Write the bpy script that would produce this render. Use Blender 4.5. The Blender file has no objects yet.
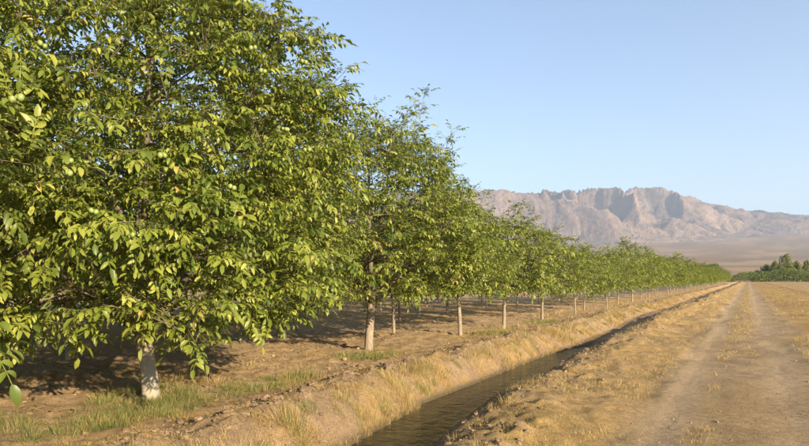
import bpy, math
import numpy as np
from math import radians, sin, cos, pi

# ------------------------------------------------------------------ camera, sky, sun, exposure
scene = bpy.context.scene
COL = scene.collection
YAW = radians(29.8)                    # the camera looks 29.8 degrees left of the road direction (+Y)
EYE = 1.8
cam_d = bpy.data.cameras.new('camera')
cam = bpy.data.objects.new('camera', cam_d)
COL.objects.link(cam)
cam.location = (0, 0, EYE)
cam.rotation_euler = (radians(90), 0, YAW)
cam_d.sensor_width = 36
cam_d.lens = 36 * 600 / 809
cam_d.shift_y = 55.5 / 809
cam_d.clip_end = 60000
scene.camera = cam
RV = np.array([cos(YAW), sin(YAW)])    # camera right on the ground
FV = np.array([-sin(YAW), cos(YAW)])   # camera forward on the ground

SUN_EL = radians(18)
SUN_AZ = math.atan2(0.90, -0.40)       # clockwise from +Y
SUN_DIR = np.array([sin(SUN_AZ) * cos(SUN_EL), cos(SUN_AZ) * cos(SUN_EL), sin(SUN_EL)])
world = bpy.data.worlds.new('World')
scene.world = world
world.use_nodes = True
wn = world.node_tree
bg = wn.nodes['Background']
sky = wn.nodes.new('ShaderNodeTexSky')
sky.sky_type = 'NISHITA'
sky.sun_disc = False
sky.sun_elevation = SUN_EL
sky.sun_rotation = SUN_AZ
sky.altitude = 1200
sky.air_density = 1.0
sky.dust_density = 0.45
sky.ozone_density = 1.7
wn.links.new(sky.outputs[0], bg.inputs[0])
bg.inputs[1].default_value = 0.07
sun_d = bpy.data.lights.new('sun', 'SUN')
sun = bpy.data.objects.new('sun', sun_d)
COL.objects.link(sun)
sun_d.energy = 5.0
sun_d.angle = radians(0.6)
sun_d.color = (1.0, 0.83, 0.58)
from mathutils import Vector
sun.rotation_euler = Vector(SUN_DIR).to_track_quat('Z', 'Y').to_euler()
sun.location = (60, 0, 40)
vs = scene.view_settings
vs.view_transform = 'Standard'
vs.look = 'None'
vs.exposure = 1.9
vs.gamma = 1
vs.use_curve_mapping = False
scene.cycles.use_denoising = True
scene.cycles.max_bounces = 7
scene.cycles.diffuse_bounces = 3
scene.cycles.glossy_bounces = 2
scene.cycles.transmission_bounces = 4
scene.cycles.volume_bounces = 0

rng = np.random.default_rng(7)

# ------------------------------------------------------------------ helpers
def tag(o, label=None, cat=None, group=None, kind=None):
    if label: o['label'] = label
    if cat: o['category'] = cat
    if group: o['group'] = group
    if kind: o['kind'] = kind
    return o

def link(o, parent=None):
    COL.objects.link(o)
    if parent is not None: o.parent = parent
    return o

def empty(name, loc=(0, 0, 0), rz=0):
    o = bpy.data.objects.new(name, None)
    COL.objects.link(o)
    o.location = loc
    o.rotation_euler = (0, 0, rz)
    o.empty_display_size = 0.2
    return o

def make_mesh(name, v, f, mat, smooth=True, attrs=None, colour=None):
    v = np.asarray(v, np.float32); f = np.asarray(f, np.int32)
    k = f.shape[1]
    me = bpy.data.meshes.new(name)
    me.vertices.add(len(v)); me.vertices.foreach_set('co', v.ravel())
    me.loops.add(f.size); me.loops.foreach_set('vertex_index', f.ravel())
    me.polygons.add(len(f))
    me.polygons.foreach_set('loop_start', np.arange(0, f.size, k, dtype=np.int32))
    me.polygons.foreach_set('use_smooth', np.full(len(f), smooth, bool))
    if attrs:
        for n, a in attrs.items():
            at = me.attributes.new(n, 'FLOAT', 'POINT')
            at.data.foreach_set('value', np.asarray(a, np.float32))
    if colour is not None:
        at = me.attributes.new('tint', 'FLOAT_COLOR', 'POINT')
        c = np.ones((len(v), 4), np.float32); c[:, :3] = colour
        at.data.foreach_set('color', c.ravel())
    me.update(calc_edges=True)
    me.validate()
    if mat: me.materials.append(mat)
    return me

def mesh_obj(name, me, parent=None):
    return link(bpy.data.objects.new(name, me), parent)

def at(px, py, z=0.0):
    """ground-plane point (height z) seen at photograph pixel px, py"""
    fwd = 600 * (EYE - z) / (py - 278.5)
    p = RV * (px - 404.5) / 600 * fwd + FV * fwd
    return p[0], p[1]

def hash2(ix, iy, s):
    h = (ix.astype(np.int64) * 374761393 + iy.astype(np.int64) * 668265263 + s * 1442695041) & 0x7fffffff
    h = ((h ^ (h >> 13)) * 1274126177) & 0x7fffffff
    return ((h ^ (h >> 16)) & 0xffff) / 65535.0

def vnoise(x, y, s=0):
    x = np.asarray(x, float); y = np.asarray(y, float)
    ix = np.floor(x); iy = np.floor(y)
    fx = x - ix; fy = y - iy
    fx = fx * fx * fx * (fx * (fx * 6 - 15) + 10); fy = fy * fy * fy * (fy * (fy * 6 - 15) + 10)
    a = hash2(ix, iy, s); b = hash2(ix + 1, iy, s); c = hash2(ix, iy + 1, s); d = hash2(ix + 1, iy + 1, s)
    return (a + (b - a) * fx) * (1 - fy) + (c + (d - c) * fx) * fy

def fbm(x, y, s=0, octv=4, gain=0.5):
    t = 0; w = 1; tot = 0
    for o in range(octv):
        t = t + w * vnoise(x * 2 ** o + 17.3 * o, y * 2 ** o - 9.1 * o, s + o); tot += w; w *= gain
    return t / tot

def sstep(a, b, x):
    t = np.clip((x - a) / (b - a), 0, 1)
    return t * t * (3 - 2 * t)

# ------------------------------------------------------------------ materials
def new_mat(name):
    m = bpy.data.materials.new(name)
    m.use_nodes = True
    nt = m.node_tree
    b = nt.nodes['Principled BSDF']
    return m, nt, b

def nd(nt, typ, **kw):
    n = nt.nodes.new(typ)
    for k, v in kw.items():
        setattr(n, k, v)
    return n

def noise_node(nt, scale, detail=4, rough=0.6, coord=None):
    n = nd(nt, 'ShaderNodeTexNoise')
    n.inputs['Scale'].default_value = scale
    n.inputs['Detail'].default_value = detail
    n.inputs['Roughness'].default_value = rough
    if coord is not None: nt.links.new(coord, n.inputs['Vector'])
    return n

def ramp(nt, fac, stops):
    r = nd(nt, 'ShaderNodeValToRGB')
    while len(r.color_ramp.elements) < len(stops): r.color_ramp.elements.new(0.5)
    for e, (p, c) in zip(r.color_ramp.elements, stops):
        e.position = p; e.color = (*c, 1)
    nt.links.new(fac, r.inputs[0])
    return r

def mixc(nt, fac, a, b, mode='MIX'):
    m = nd(nt, 'ShaderNodeMix', data_type='RGBA', blend_type=mode)
    for sock, val in ((m.inputs[0], fac), (m.inputs[6], a), (m.inputs[7], b)):
        if isinstance(val, (int, float)): sock.default_value = val
        elif isinstance(val, tuple): sock.default_value = (*val, 1)
        else: nt.links.new(val, sock)
    return m.outputs[2]

def leaf_material(name, stops, transl=0.23, tcol=(0.42, 0.50, 0.06), spec=0.35):
    m, nt, b = new_mat(name)
    a = nd(nt, 'ShaderNodeAttribute', attribute_name='rnd')
    r = ramp(nt, a.outputs['Fac'], stops)
    geo = nd(nt, 'ShaderNodeNewGeometry')
    under = mixc(nt, 0.45, r.outputs[0], (0.16, 0.19, 0.075))
    colr = mixc(nt, geo.outputs['Backfacing'], r.outputs[0], under)
    nt.links.new(colr, b.inputs['Base Color'])
    b.inputs['Roughness'].default_value = 0.42
    b.inputs['Specular IOR Level'].default_value = spec
    t = nd(nt, 'ShaderNodeBsdfTranslucent')
    tc = mixc(nt, 0.55, r.outputs[0], tcol)
    nt.links.new(tc, t.inputs[0])
    mx = nd(nt, 'ShaderNodeMixShader')
    mx.inputs[0].default_value = transl
    out = nt.nodes['Material Output']
    nt.links.new(b.outputs[0], mx.inputs[1]); nt.links.new(t.outputs[0], mx.inputs[2])
    nt.links.new(mx.outputs[0], out.inputs[0])
    return m

LEAF = leaf_material('walnut_leaf', [(0.0, (0.055, 0.09, 0.014)), (0.4, (0.155, 0.19, 0.026)), (0.72, (0.265, 0.28, 0.045)), (0.96, (0.36, 0.36, 0.085)), (1.0, (0.36, 0.27, 0.08))])
FARLEAF = leaf_material('far_tree_leaf', [(0.0, (0.07, 0.095, 0.03)), (0.6, (0.12, 0.145, 0.045)), (1.0, (0.18, 0.19, 0.055))], 0.25, spec=0.05)
POPLEAF = leaf_material('poplar_leaf', [(0.0, (0.09, 0.11, 0.035)), (0.6, (0.155, 0.17, 0.055)), (1.0, (0.21, 0.215, 0.075))], 0.25, spec=0.05)
STRAW = leaf_material('dry_grass_blade', [(0.0, (0.24, 0.14, 0.045)), (0.5, (0.40, 0.265, 0.095)), (1.0, (0.54, 0.39, 0.17))], 0.22, (0.6, 0.4, 0.14))
GRASS = leaf_material('green_grass_blade', [(0.0, (0.09, 0.115, 0.025)), (0.5, (0.17, 0.18, 0.045)), (0.8, (0.30, 0.25, 0.08)), (1.0, (0.46, 0.34, 0.14))], 0.3)

def bark_material(name, paint, kk=1.0):
    m, nt, b = new_mat(name)
    tc = nd(nt, 'ShaderNodeTexCoord')
    mp = nd(nt, 'ShaderNodeMapping'); mp.inputs['Scale'].default_value = (1, 1, 0.22)
    nt.links.new(tc.outputs['Object'], mp.inputs[0])
    n1 = noise_node(nt, 34, 6, 0.65, mp.outputs[0])
    bark = ramp(nt, n1.outputs['Fac'], [(0.3, (0.13 * kk, 0.10 * kk, 0.072 * kk)), (0.55, (0.26 * kk, 0.21 * kk, 0.155 * kk)), (0.8, (0.38 * kk, 0.32 * kk, 0.25 * kk))])
    colr = bark.outputs[0]
    if paint:
        sp = nd(nt, 'ShaderNodeSeparateXYZ'); nt.links.new(tc.outputs['Object'], sp.inputs[0])
        n2 = noise_node(nt, 9, 5, 0.6, tc.outputs['Object'])
        ad = nd(nt, 'ShaderNodeMath', operation='MULTIPLY_ADD')
        nt.links.new(n2.outputs['Fac'], ad.inputs[0]); ad.inputs[1].default_value = 0.34
        nt.links.new(sp.outputs['Z'], ad.inputs[2])
        rp = ramp(nt, ad.outputs[0], [(0.0, (0.75, 0.75, 0.75)), (0.3, (1, 1, 1)), (0.8, (1, 1, 1)), (1.0, (0, 0, 0))])
        n3 = noise_node(nt, 26, 5, 0.7, mp.outputs[0])
        wear = ramp(nt, n3.outputs['Fac'], [(0.25, (0.35, 0.35, 0.35)), (0.5, (0.9, 0.9, 0.9))])
        fac = mixc(nt, 1.0, rp.outputs[0], wear.outputs[0], 'MULTIPLY')
        colr = mixc(nt, fac, colr, (0.37, 0.32, 0.245))
    nt.links.new(colr, b.inputs['Base Color'])
    b.inputs['Roughness'].default_value = 0.9
    b.inputs['Specular IOR Level'].default_value = 0.15
    bp = nd(nt, 'ShaderNodeBump'); bp.inputs['Strength'].default_value = 0.7; bp.inputs['Distance'].default_value = 0.012
    nt.links.new(n1.outputs['Fac'], bp.inputs['Height']); nt.links.new(bp.outputs[0], b.inputs['Normal'])
    return m

BARK = bark_material('walnut_bark', True)
TWIG = bark_material('twig_bark', False, 0.62)
PALEBARK = bark_material('pale_walnut_bark', False, 1.1)

def nut_material():
    m, nt, b = new_mat('green_walnut_husk')
    tc = nd(nt, 'ShaderNodeTexCoord')
    n = noise_node(nt, 160, 3, 0.6, tc.outputs['Object'])
    r = ramp(nt, n.outputs['Fac'], [(0.3, (0.17, 0.22, 0.055)), (0.7, (0.26, 0.31, 0.09))])
    nt.links.new(r.outputs[0], b.inputs['Base Color'])
    b.inputs['Roughness'].default_value = 0.45
    return m
NUT = nut_material()

def soil_material(name, bump=0.02, fine=1.0):
    m, nt, b = new_mat(name)
    geo = nd(nt, 'ShaderNodeNewGeometry')
    a = nd(nt, 'ShaderNodeAttribute', attribute_name='tint')
    n1 = noise_node(nt, 9, 8, 0.72, geo.outputs['Position'])
    n2 = noise_node(nt, 60, 4, 0.7, geo.outputs['Position'])
    v = ramp(nt, n1.outputs['Fac'], [(0.25, (0.62, 0.60, 0.58)), (0.5, (0.98, 0.98, 0.98)), (0.75, (1.28, 1.26, 1.22))])
    w = ramp(nt, n2.outputs['Fac'], [(0.34, (0.6, 0.58, 0.55)), (0.5, (1, 1, 1)), (0.68, (1.3, 1.28, 1.24))])
    c = mixc(nt, 1.0, a.outputs['Color'], v.outputs[0], 'MULTIPLY')
    c = mixc(nt, fine, c, w.outputs[0], 'MULTIPLY')
    n3 = noise_node(nt, 210, 3, 0.7, geo.outputs['Position'])
    w3 = ramp(nt, n3.outputs['Fac'], [(0.35, (0.7, 0.68, 0.66)), (0.5, (1, 1, 1)), (0.66, (1.28, 1.26, 1.2))])
    c = mixc(nt, fine, c, w3.outputs[0], 'MULTIPLY')
    nt.links.new(c, b.inputs['Base Color'])
    b.inputs['Roughness'].default_value = 0.95
    b.inputs['Specular IOR Level'].default_value = 0.1
    b1 = nd(nt, 'ShaderNodeBump'); b1.inputs['Strength'].default_value = 0.8; b1.inputs['Distance'].default_value = bump * 3
    nt.links.new(n1.outputs['Fac'], b1.inputs['Height'])
    b2 = nd(nt, 'ShaderNodeBump'); b2.inputs['Strength'].default_value = 0.8; b2.inputs['Distance'].default_value = bump * 1.5
    nt.links.new(n2.outputs['Fac'], b2.inputs['Height']); nt.links.new(b1.outputs[0], b2.inputs['Normal'])
    nt.links.new(b2.outputs[0], b.inputs['Normal'])
    return m
SOIL = soil_material('dry_soil')

def mountain_material():
    m, nt, b = new_mat('bare_rock')
    geo = nd(nt, 'ShaderNodeNewGeometry')
    a = nd(nt, 'ShaderNodeAttribute', attribute_name='tint')
    n1 = noise_node(nt, 0.012, 8, 0.65, geo.outputs['Position'])
    v = ramp(nt, n1.outputs['Fac'], [(0.35, (0.6, 0.58, 0.58)), (0.5, (1, 1, 1)), (0.65, (1.3, 1.27, 1.22))])
    c = mixc(nt, 1.0, a.outputs['Color'], v.outputs[0], 'MULTIPLY')
    nt.links.new(c, b.inputs['Base Color'])
    b.inputs['Roughness'].default_value = 1.0
    b.inputs['Specular IOR Level'].default_value = 0.0
    b1 = nd(nt, 'ShaderNodeBump'); b1.inputs['Strength'].default_value = 0.9; b1.inputs['Distance'].default_value = 60
    nt.links.new(n1.outputs['Fac'], b1.inputs['Height']); nt.links.new(b1.outputs[0], b.inputs['Normal'])
    return m
ROCK = mountain_material()

def water_material():
    m, nt, b = new_mat('ditch_water')
    geo = nd(nt, 'ShaderNodeNewGeometry')
    n0 = noise_node(nt, 1.3, 4, 0.6, geo.outputs['Position'])
    r = ramp(nt, n0.outputs['Fac'], [(0.3, (0.022, 0.020, 0.011)), (0.7, (0.055, 0.045, 0.024))])
    nt.links.new(r.outputs[0], b.inputs['Base Color'])
    b.inputs['Roughness'].default_value = 0.06
    b.inputs['IOR'].default_value = 1.33
    n = noise_node(nt, 5.5, 4, 0.6, geo.outputs['Position'])
    bp = nd(nt, 'ShaderNodeBump'); bp.inputs['Strength'].default_value = 0.9; bp.inputs['Distance'].default_value = 0.05
    nt.links.new(n.outputs['Fac'], bp.inputs['Height']); nt.links.new(bp.outputs[0], b.inputs['Normal'])
    return m
WATER = water_material()

# ------------------------------------------------------------------ ground
WATER_Z = -0.32
PROF_X = np.array([-60, -12, -7.2, -6.2, -5.6, -5.15, -4.85, -4.58, -4.38, -4.1, -3.75, -3.48, -3.15, -2.7, -2.2, -1.7, -1.25, -0.93, -0.55, -0.2, 0.15, 0.52, 0.9, 1.4, 3, 5.1, 5.5, 6.1, 6.8, 8, 60])
PROF_Z = np.array([0.06, 0.05, 0.03, 0.06, 0.15, 0.20, 0.10, -0.18, -0.40, -0.55, -0.52, -0.30, -0.06, 0.10, 0.13, 0.07, 0.0, -0.028, -0.014, -0.004, -0.012, -0.028, -0.012, 0.01, 0.03, 0.02, -0.06, 0.13, 0.08, 0.02, 0.05])

def meander(y):
    return np.interp(y, [-5, 5.5, 9, 14, 35, 70], [-0.25, -0.25, 0.3, 0.32, 0.45, 0.1]) + (0.3 * (fbm(y / 5.0, 0 * y, 51, 2) - 0.5)) + 0.6 * sstep(20, 50, y) * (fbm(y / 23.0, 0 * y, 52, 1) - 0.5)

def ditch_w(x):
    return sstep(-8, -5.6, x) * (1 - sstep(-2.6, -1.3, x))

def height(x, y, fine=True):
    x = np.asarray(x, float); y = np.asarray(y, float)
    xe = x + ditch_w(x) * meander(y)
    xe = xe + 0.34 * (fbm(x * 0 + 3.1, y / 4.0, 72, 3) - 0.5) * sstep(-1.6, -1.1, x) * (1 - sstep(1.2, 2, x))
    xe = xe + np.where((x > 4) & (x < 8), 0.5 * (fbm(y / 9, 0 * y, 71, 2) - 0.5), 0)
    z = np.interp(xe, PROF_X, PROF_Z)
    near = 1 - sstep(300, 800, np.hypot(x, y))
    z = z + sstep(11, 17, y) * (0.10 + 0.22 * np.clip(fbm(x * 0 + 1.7, y / 3.2, 73, 2) - 0.35, 0, 1)) * np.exp(-((xe + 2.7) / 0.6) ** 2) + (sstep(14, 21, y) * 0.32 + sstep(22, 34, y) * 0.16) * np.exp(-((xe + 3.9) / 0.6) ** 2)
    z = z * near
    crest = np.exp(-((xe + 2.55) / 0.5) ** 2) + 0.9 * np.exp(-((xe + 5.35) / 0.45) ** 2)
    z = z + near * crest * 0.20 * (fbm(x / 0.9, y / 1.3, 3, 3) - 0.5)
    orch = 1 - sstep(-7.6, -6.2, x)
    z = z + near * orch * (0.10 * (fbm(x / 1.3, y / 1.3, 5, 3) - 0.5) + 0.07 * (fbm(x / 0.32, y / 0.32, 6, 2) - 0.5))
    road = sstep(-1.6, -1.1, x) * (1 - sstep(1.1, 1.6, x))
    z = z + near * road * (0.05 * (fbm(x / 2.2, y / 3.5, 8, 3) - 0.5) + (0.02 + 0.06 * sstep(9, 18, y)) * (fbm(x / 0.9, y / 1.5, 10, 2) - 0.5) + 0.016 * (fbm(x / .2, y / .25, 9, 2) - 0.5))
    right = sstep(1.1, 1.6, x)
    z = z + near * right * 0.12 * (fbm(x / 0.8, y / 0.9, 11, 3) - 0.5)
    slope = sstep(-2.6, -2.2, xe) * (1 - sstep(-1.5, -1.1, xe))
    z = z + near * slope * (0.12 * (fbm(x / 0.6, y / 0.9, 13, 3) - 0.5) + 0.22 * sstep(6, 14, y) * (fbm(x / 1.6, y / 2.6, 14, 2) - 0.5))
    if fine:
        cl = np.clip(fbm(x / 0.19, y / 0.19, 21, 3) - 0.46, 0, 1)
        bk = ditch_w(x) * sstep(WATER_Z, WATER_Z + 0.15, z)
        z = z + near * bk * (0.12 * (fbm(x / 0.35, y / 0.35, 23, 3) - 0.5))
        z = z + near * cl * (0.28 * crest * np.where(x > -3.9, 0.6, 1.0) + 0.18 * orch + 0.08 * slope)
    # the alluvial plain climbs towards the mountains
    b = x * FV[0] + y * FV[1]
    far = np.clip((np.hypot(x, y) - 700) / 5600, 0, 1.4)
    z = z + np.where(b > 0, 345 * far ** 1.6, 60 * far ** 1.5) * sstep(-200, 900, b)
    return z

def axis(knots):
    out = [knots[0][0]]
    for (a, st), (b, _) in zip(knots[:-1], knots[1:]):
        n = max(1, int(round((b - a) / st)))
        out += list(np.linspace(a, b, n + 1)[1:])
    return np.array(out)

def geo_axis(a, b, rel, first):
    out = [a]; st = first
    while out[-1] < b:
        out.append(out[-1] + max(st, rel * abs(out[-1])))
    out[-1] = b
    return out

XS = np.array([-v for v in geo_axis(34, 16000, 0.12, 3)[::-1]] + list(axis([(-34, 0.9), (-20, 0.26), (-11, 0.1), (-7, 0.048), (-1.4, 0.06), (1.6, 0.3), (4, 0.7), (8, 2), (14, 3), (20, 1)]))[1:] + geo_axis(20, 16000, 0.12, 3)[1:])
YS = np.array([-v for v in geo_axis(4, 9000, 0.3, 1.5)[::-1]] + list(np.arange(-4, 0.8, 0.3))[1:] + list(np.arange(0.8, 7, 0.05)) + geo_axis(7.0, 320, 0.0105, 0.05) + geo_axis(320, 16000, 0.09, 30)[1:])
GX, GY = np.meshgrid(XS, YS)
GZ = height(GX, GY)

def ground_colour(x, y):
    xe = x + ditch_w(x) * meander(y)
    soil = np.array([0.40, 0.28, 0.16]); clod = np.array([0.33, 0.23, 0.14])
    straw = np.array([0.40, 0.27, 0.11]); dust = np.array([0.44, 0.325, 0.20]); wet = np.array([0.10, 0.08, 0.05])
    mix = lambda a, b, t: a + (b - a) * np.asarray(t)[..., None]
    n = fbm(x / 2.3, y / 2.3, 31, 4); n2 = fbm(x / 0.5, y / 0.5, 35, 4)
    c = np.broadcast_to(soil, x.shape + (3,)).copy()
    c = mix(c, straw, sstep(0.5, 0.62, n) * 0.55)                                           # orchard floor with straw patches
    c = mix(c, np.array([0.42, 0.30, 0.18]), sstep(0.5, 0.65, n2) * 0.6)
    bank = sstep(-6.9, -6.0, xe) * (1 - sstep(-1.5, -1.1, xe))
    c = mix(c, mix(np.broadcast_to(clod, c.shape), straw, sstep(0.5, 0.66, n2) * 0.7), bank)
    c = mix(c, straw * 0.95, sstep(-3.2, -2.8, xe) * (1 - sstep(-1.5, -1.1, xe)) * (0.35 + 0.4 * sstep(0.42, 0.6, n)))
    sl = sstep(-2.5, -2.0, xe) * (1 - sstep(-1.45, -1.1, xe))
    c = mix(c, straw, sl * (0.3 + 0.5 * sstep(0.4, 0.6, n)))
    road = sstep(-1.5, -1.15, x) * (1 - sstep(1.2, 1.6, x))
    rc = mix(np.broadcast_to(np.array([0.39, 0.28, 0.16]), c.shape), np.array([0.29, 0.205, 0.12]), sstep(0.42, 0.58, n2) * 0.85)
    rc = mix(rc, straw, sstep(0.45, 0.6, fbm(x / 0.9, y / 2.2, 37, 3)) * 0.35)
    x_ = x; x = x + 0.34 * (fbm(x * 0 + 3.1, y / 4.0, 72, 3) - 0.5)
    rut = np.exp(-((x + 0.92 + 0.3 * (n - .5)) / 0.34) ** 2) + np.exp(-((x - 0.52 - 0.3 * (n - .5)) / 0.34) ** 2)
    rc = mix(rc, dust, np.clip(rut, 0, 1) * (0.45 + 0.5 * sstep(0.36, 0.58, fbm(x / 0.8, y / 3.0, 38, 3))))
    x = x_
    c = mix(c, rc, road)
    fld = sstep(1.2, 1.8, x)
    fc = mix(np.broadcast_to(np.array([0.32, 0.20, 0.085]), c.shape), straw, sstep(0.4, 0.6, n))
    fc = mix(fc, np.array([0.36, 0.25, 0.14]), sstep(5, 9, x) * 0.8)
    c = mix(c, fc, fld)
    z = height(x, y, False)
    c = mix(c, wet, (ditch_w(x) > 0.3) * (1 - sstep(WATER_Z + 0.0, WATER_Z + 0.13, z)))
    far = sstep(250, 900, np.hypot(x, y))
    ra = x * RV[0] + y * RV[1]; fb = x * FV[0] + y * FV[1]
    fn = 0.5 * fbm(ra / 420, fb / 420, 41, 5) + 0.5 * fbm(ra / 900, fb / 170, 45, 4)
    pc = mix(np.broadcast_to(np.array([0.23, 0.14, 0.068]), c.shape), np.array([0.33, 0.215, 0.11]), sstep(0.40, 0.60, fn))
    pc = mix(pc, np.array([0.15, 0.12, 0.06]), sstep(0.60, 0.66, fbm(ra / 260, fb / 260, 47, 5)) * 0.7)
    c = mix(c, pc, far)
    return c

GC = ground_colour(GX, GY)
ny, nx = GX.shape
EDGES = [('orchard_ground', -1e9, -6.0), ('ditch_banks', -6.0, -1.5), ('dirt_road', -1.5, 1.4), ('stubble_field', 1.4, 1e9)]
for name, a, b in EDGES:
    ia = int(np.searchsorted(XS, a)); ib = min(int(np.searchsorted(XS, b)), nx - 1)
    if a < -1e8: ia = 0
    sx = slice(ia, ib + 1); m = ib - ia + 1
    v = np.stack([GX[:, sx], GY[:, sx], GZ[:, sx]], -1).reshape(-1, 3)
    idx = np.arange(ny * m).reshape(ny, m)
    f = np.stack([idx[:-1, :-1], idx[:-1, 1:], idx[1:, 1:], idx[1:, :-1]], -1).reshape(-1, 4)
    o = mesh_obj(name, make_mesh(name, v, f, SOIL, True, None, GC[:, sx].reshape(-1, 3)))
    tag(o, {'orchard_ground': 'dry cloddy soil floor of the orchard and the plain beyond', 'ditch_banks': 'earth banks on both sides of the irrigation ditch',
            'dirt_road': 'dusty dirt road with two pale wheel ruts', 'stubble_field': 'dry straw-coloured stubble field beyond the dirt road'}[name], kind='structure')

# water in the ditch
wy = np.arange(-6, 301, 1.0)
cx = -4.0 - 0.9 * meander(wy)
v = np.concatenate([np.stack([cx - 0.85, wy, 0 * wy + WATER_Z], -1), np.stack([cx + 0.9, wy, 0 * wy + WATER_Z], -1)])
n = len(wy); i = np.arange(n - 1)
o = mesh_obj('ditch_water', make_mesh('ditch_water', v, np.stack([i, i + n, i + n + 1, i + 1], -1), WATER))
tag(o, 'dark still water in the irrigation ditch', kind='structure')

# ------------------------------------------------------------------ mountains
def mountains():
    A = np.linspace(-2400, 7800, 660); B = np.linspace(5300, 9000, 156)
    a, b = np.meshgrid(A, B)
    crest_b = 7700 + 500 * (fbm(A / 1500, A * 0, 61, 2) - 0.5)
    foot = 5850 + 500 * (fbm(A / 900, A * 0, 60, 3) - 0.5)
    t = (b - foot) / (crest_b - foot)
    up = np.clip(t, 0, 1); down = np.clip((b - crest_b) / 2000, 0, 1)
    env = (0.75 * up ** 0.8 + 0.25 * sstep(0.05, 0.5, up)) * (1 - down ** 1.4)
    wa = a + 420 * (fbm(a / 500, b / 500, 62, 4) - 0.5) + 0.6 * (b - 6000); wb = b + 300 * (fbm(a / 700, b / 700, 63, 4) - 0.5)
    ridge = lambda s1, s2, sd: 1 - np.abs(2 * vnoise(wa / s1, wb / s2, sd) - 1)
    r1 = ridge(760, 1900, 64); r2 = ridge(330, 760, 65); r3 = ridge(150, 320, 69); r4 = ridge(70, 130, 70)
    mid = 4 * up * (1 - 0.72 * up)
    h = 1000 * env * 0.70 + 1000 * np.minimum(mid, 1) * (1 - down) * np.minimum(up * 4, 1) * (1 - 0.65 * sstep(0.7, 1.0, up)) * (0.55 * (r1 - .5) + 0.42 * (r2 - .5) * (0.4 + r1) + 0.30 * (r3 - .5) * (0.4 + r2) + 0.15 * (r4 - .5))
    h = np.maximum(h, 0)
    # rain wears gullies into the slopes
    r = np.random.default_rng(5)
    da = A[1] - A[0]; db = B[1] - B[0]
    ny, nx = h.shape
    for batch in range(10):
        N = 7000
        px = r.uniform(2, nx - 3, N); py = r.uniform(ny * 0.1, ny * 0.72, N)
        sed = np.zeros(N); vx = np.zeros(N); vy = np.zeros(N)
        gy, gx = np.gradient(h, db, da)
        D = np.zeros_like(h)
        for st in range(40):
            ix = px.astype(int); iy = py.astype(int)
            sx = -gx[iy, ix]; sy = -gy[iy, ix]
            vx = vx * 0.4 + sx; vy = vy * 0.4 + sy
            L = np.hypot(vx, vy) + 1e-6
            slope = np.hypot(sx, sy)
            cap = 8 * slope * (1 + st * 0.04)
            dz = np.where(sed < cap, -0.25 * (cap - sed), 0.12 * (sed - cap))
            dz = np.clip(dz, -1.6, 0.5)
            np.add.at(D, (iy, ix), dz); sed -= dz
            px = np.clip(px + vx / L * 0.9, 1, nx - 2); py = np.clip(py + vy / L * 0.9, 1, ny - 2)
        h = np.maximum(h + np.clip(D, -8, 3), 0)
        if batch == 9:
            sm = h.copy(); sm[1:-1, 1:-1] = (h[1:-1, 1:-1] * 4 + h[:-2, 1:-1] + h[2:, 1:-1] + h[1:-1, :-2] + h[1:-1, 2:]) / 8
            h = h * 0.7 + sm * 0.3
    # skyline from the photograph's ridge, as real heights
    sk = np.array([(-300, 206), (100, 200), (300, 194), (440, 189.5), (470, 187), (500, 188.5), (520, 192), (545, 189), (575, 189), (600, 186.5), (640, 186), (668, 187.5), (690, 196), (710, 203), (740, 207), (765, 210), (790, 213), (809, 215), (900, 222), (1100, 232)])
    base = height(a * RV[0] + b * FV[0], a * RV[1] + b * FV[1], False)
    z = base + h
    pxs = 404.5 + 600 * a / b
    colpx = np.linspace(0, 1050, 180)
    want = 278.5 - np.interp(colpx, sk[:, 0], sk[:, 1])
    want = want + 2.4 * (fbm(colpx / 16, colpx * 0, 67, 3) - 0.5)
    fac = np.ones(len(colpx))
    near_col = [np.where((np.abs(pxs - c) < 4).ravel() & (h > 150).ravel())[0] for c in colpx]
    for it in range(3):
        zz = (base + h * np.interp(pxs, colpx, fac)).ravel()
        for i, sel in enumerate(near_col):
            if not len(sel): continue
            j = sel[np.argmax((zz[sel] - EYE) / b.ravel()[sel])]
            fac[i] = np.clip((want[i] * b.ravel()[j] / 600 + EYE - base.ravel()[j]) / h.ravel()[j], 0.15, 3)
        fac = np.convolve(np.pad(fac, 1, 'edge'), np.array([.25, .5, .25]), 'valid')
    z = base + h * np.interp(pxs, colpx, fac) - 6
    z = np.where(h < 2, base - 12, z)
    X = a * RV[0] + b * FV[0]; Y = a * RV[1] + b * FV[1]
    v = np.stack([X, Y, z], -1).reshape(-1, 3)
    idx = np.arange(ny * nx).reshape(ny, nx)
    f = np.stack([idx[:-1, :-1], idx[:-1, 1:], idx[1:, 1:], idx[1:, :-1]], -1).reshape(-1, 4)
    nn = fbm(a / 500, b / 500, 68, 5)[..., None]
    c = np.array([0.16, 0.115, 0.09]) + (np.array([0.25, 0.178, 0.135]) - np.array([0.16, 0.115, 0.09])) * sstep(0.35, 0.65, nn)
    o = mesh_obj('mountain_range', make_mesh('mountain_range', v, f, ROCK, True, None, c.reshape(-1, 3)))
    tag(o, 'bare pinkish eroded mountain range across the plain', kind='structure')
mountains()

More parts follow.
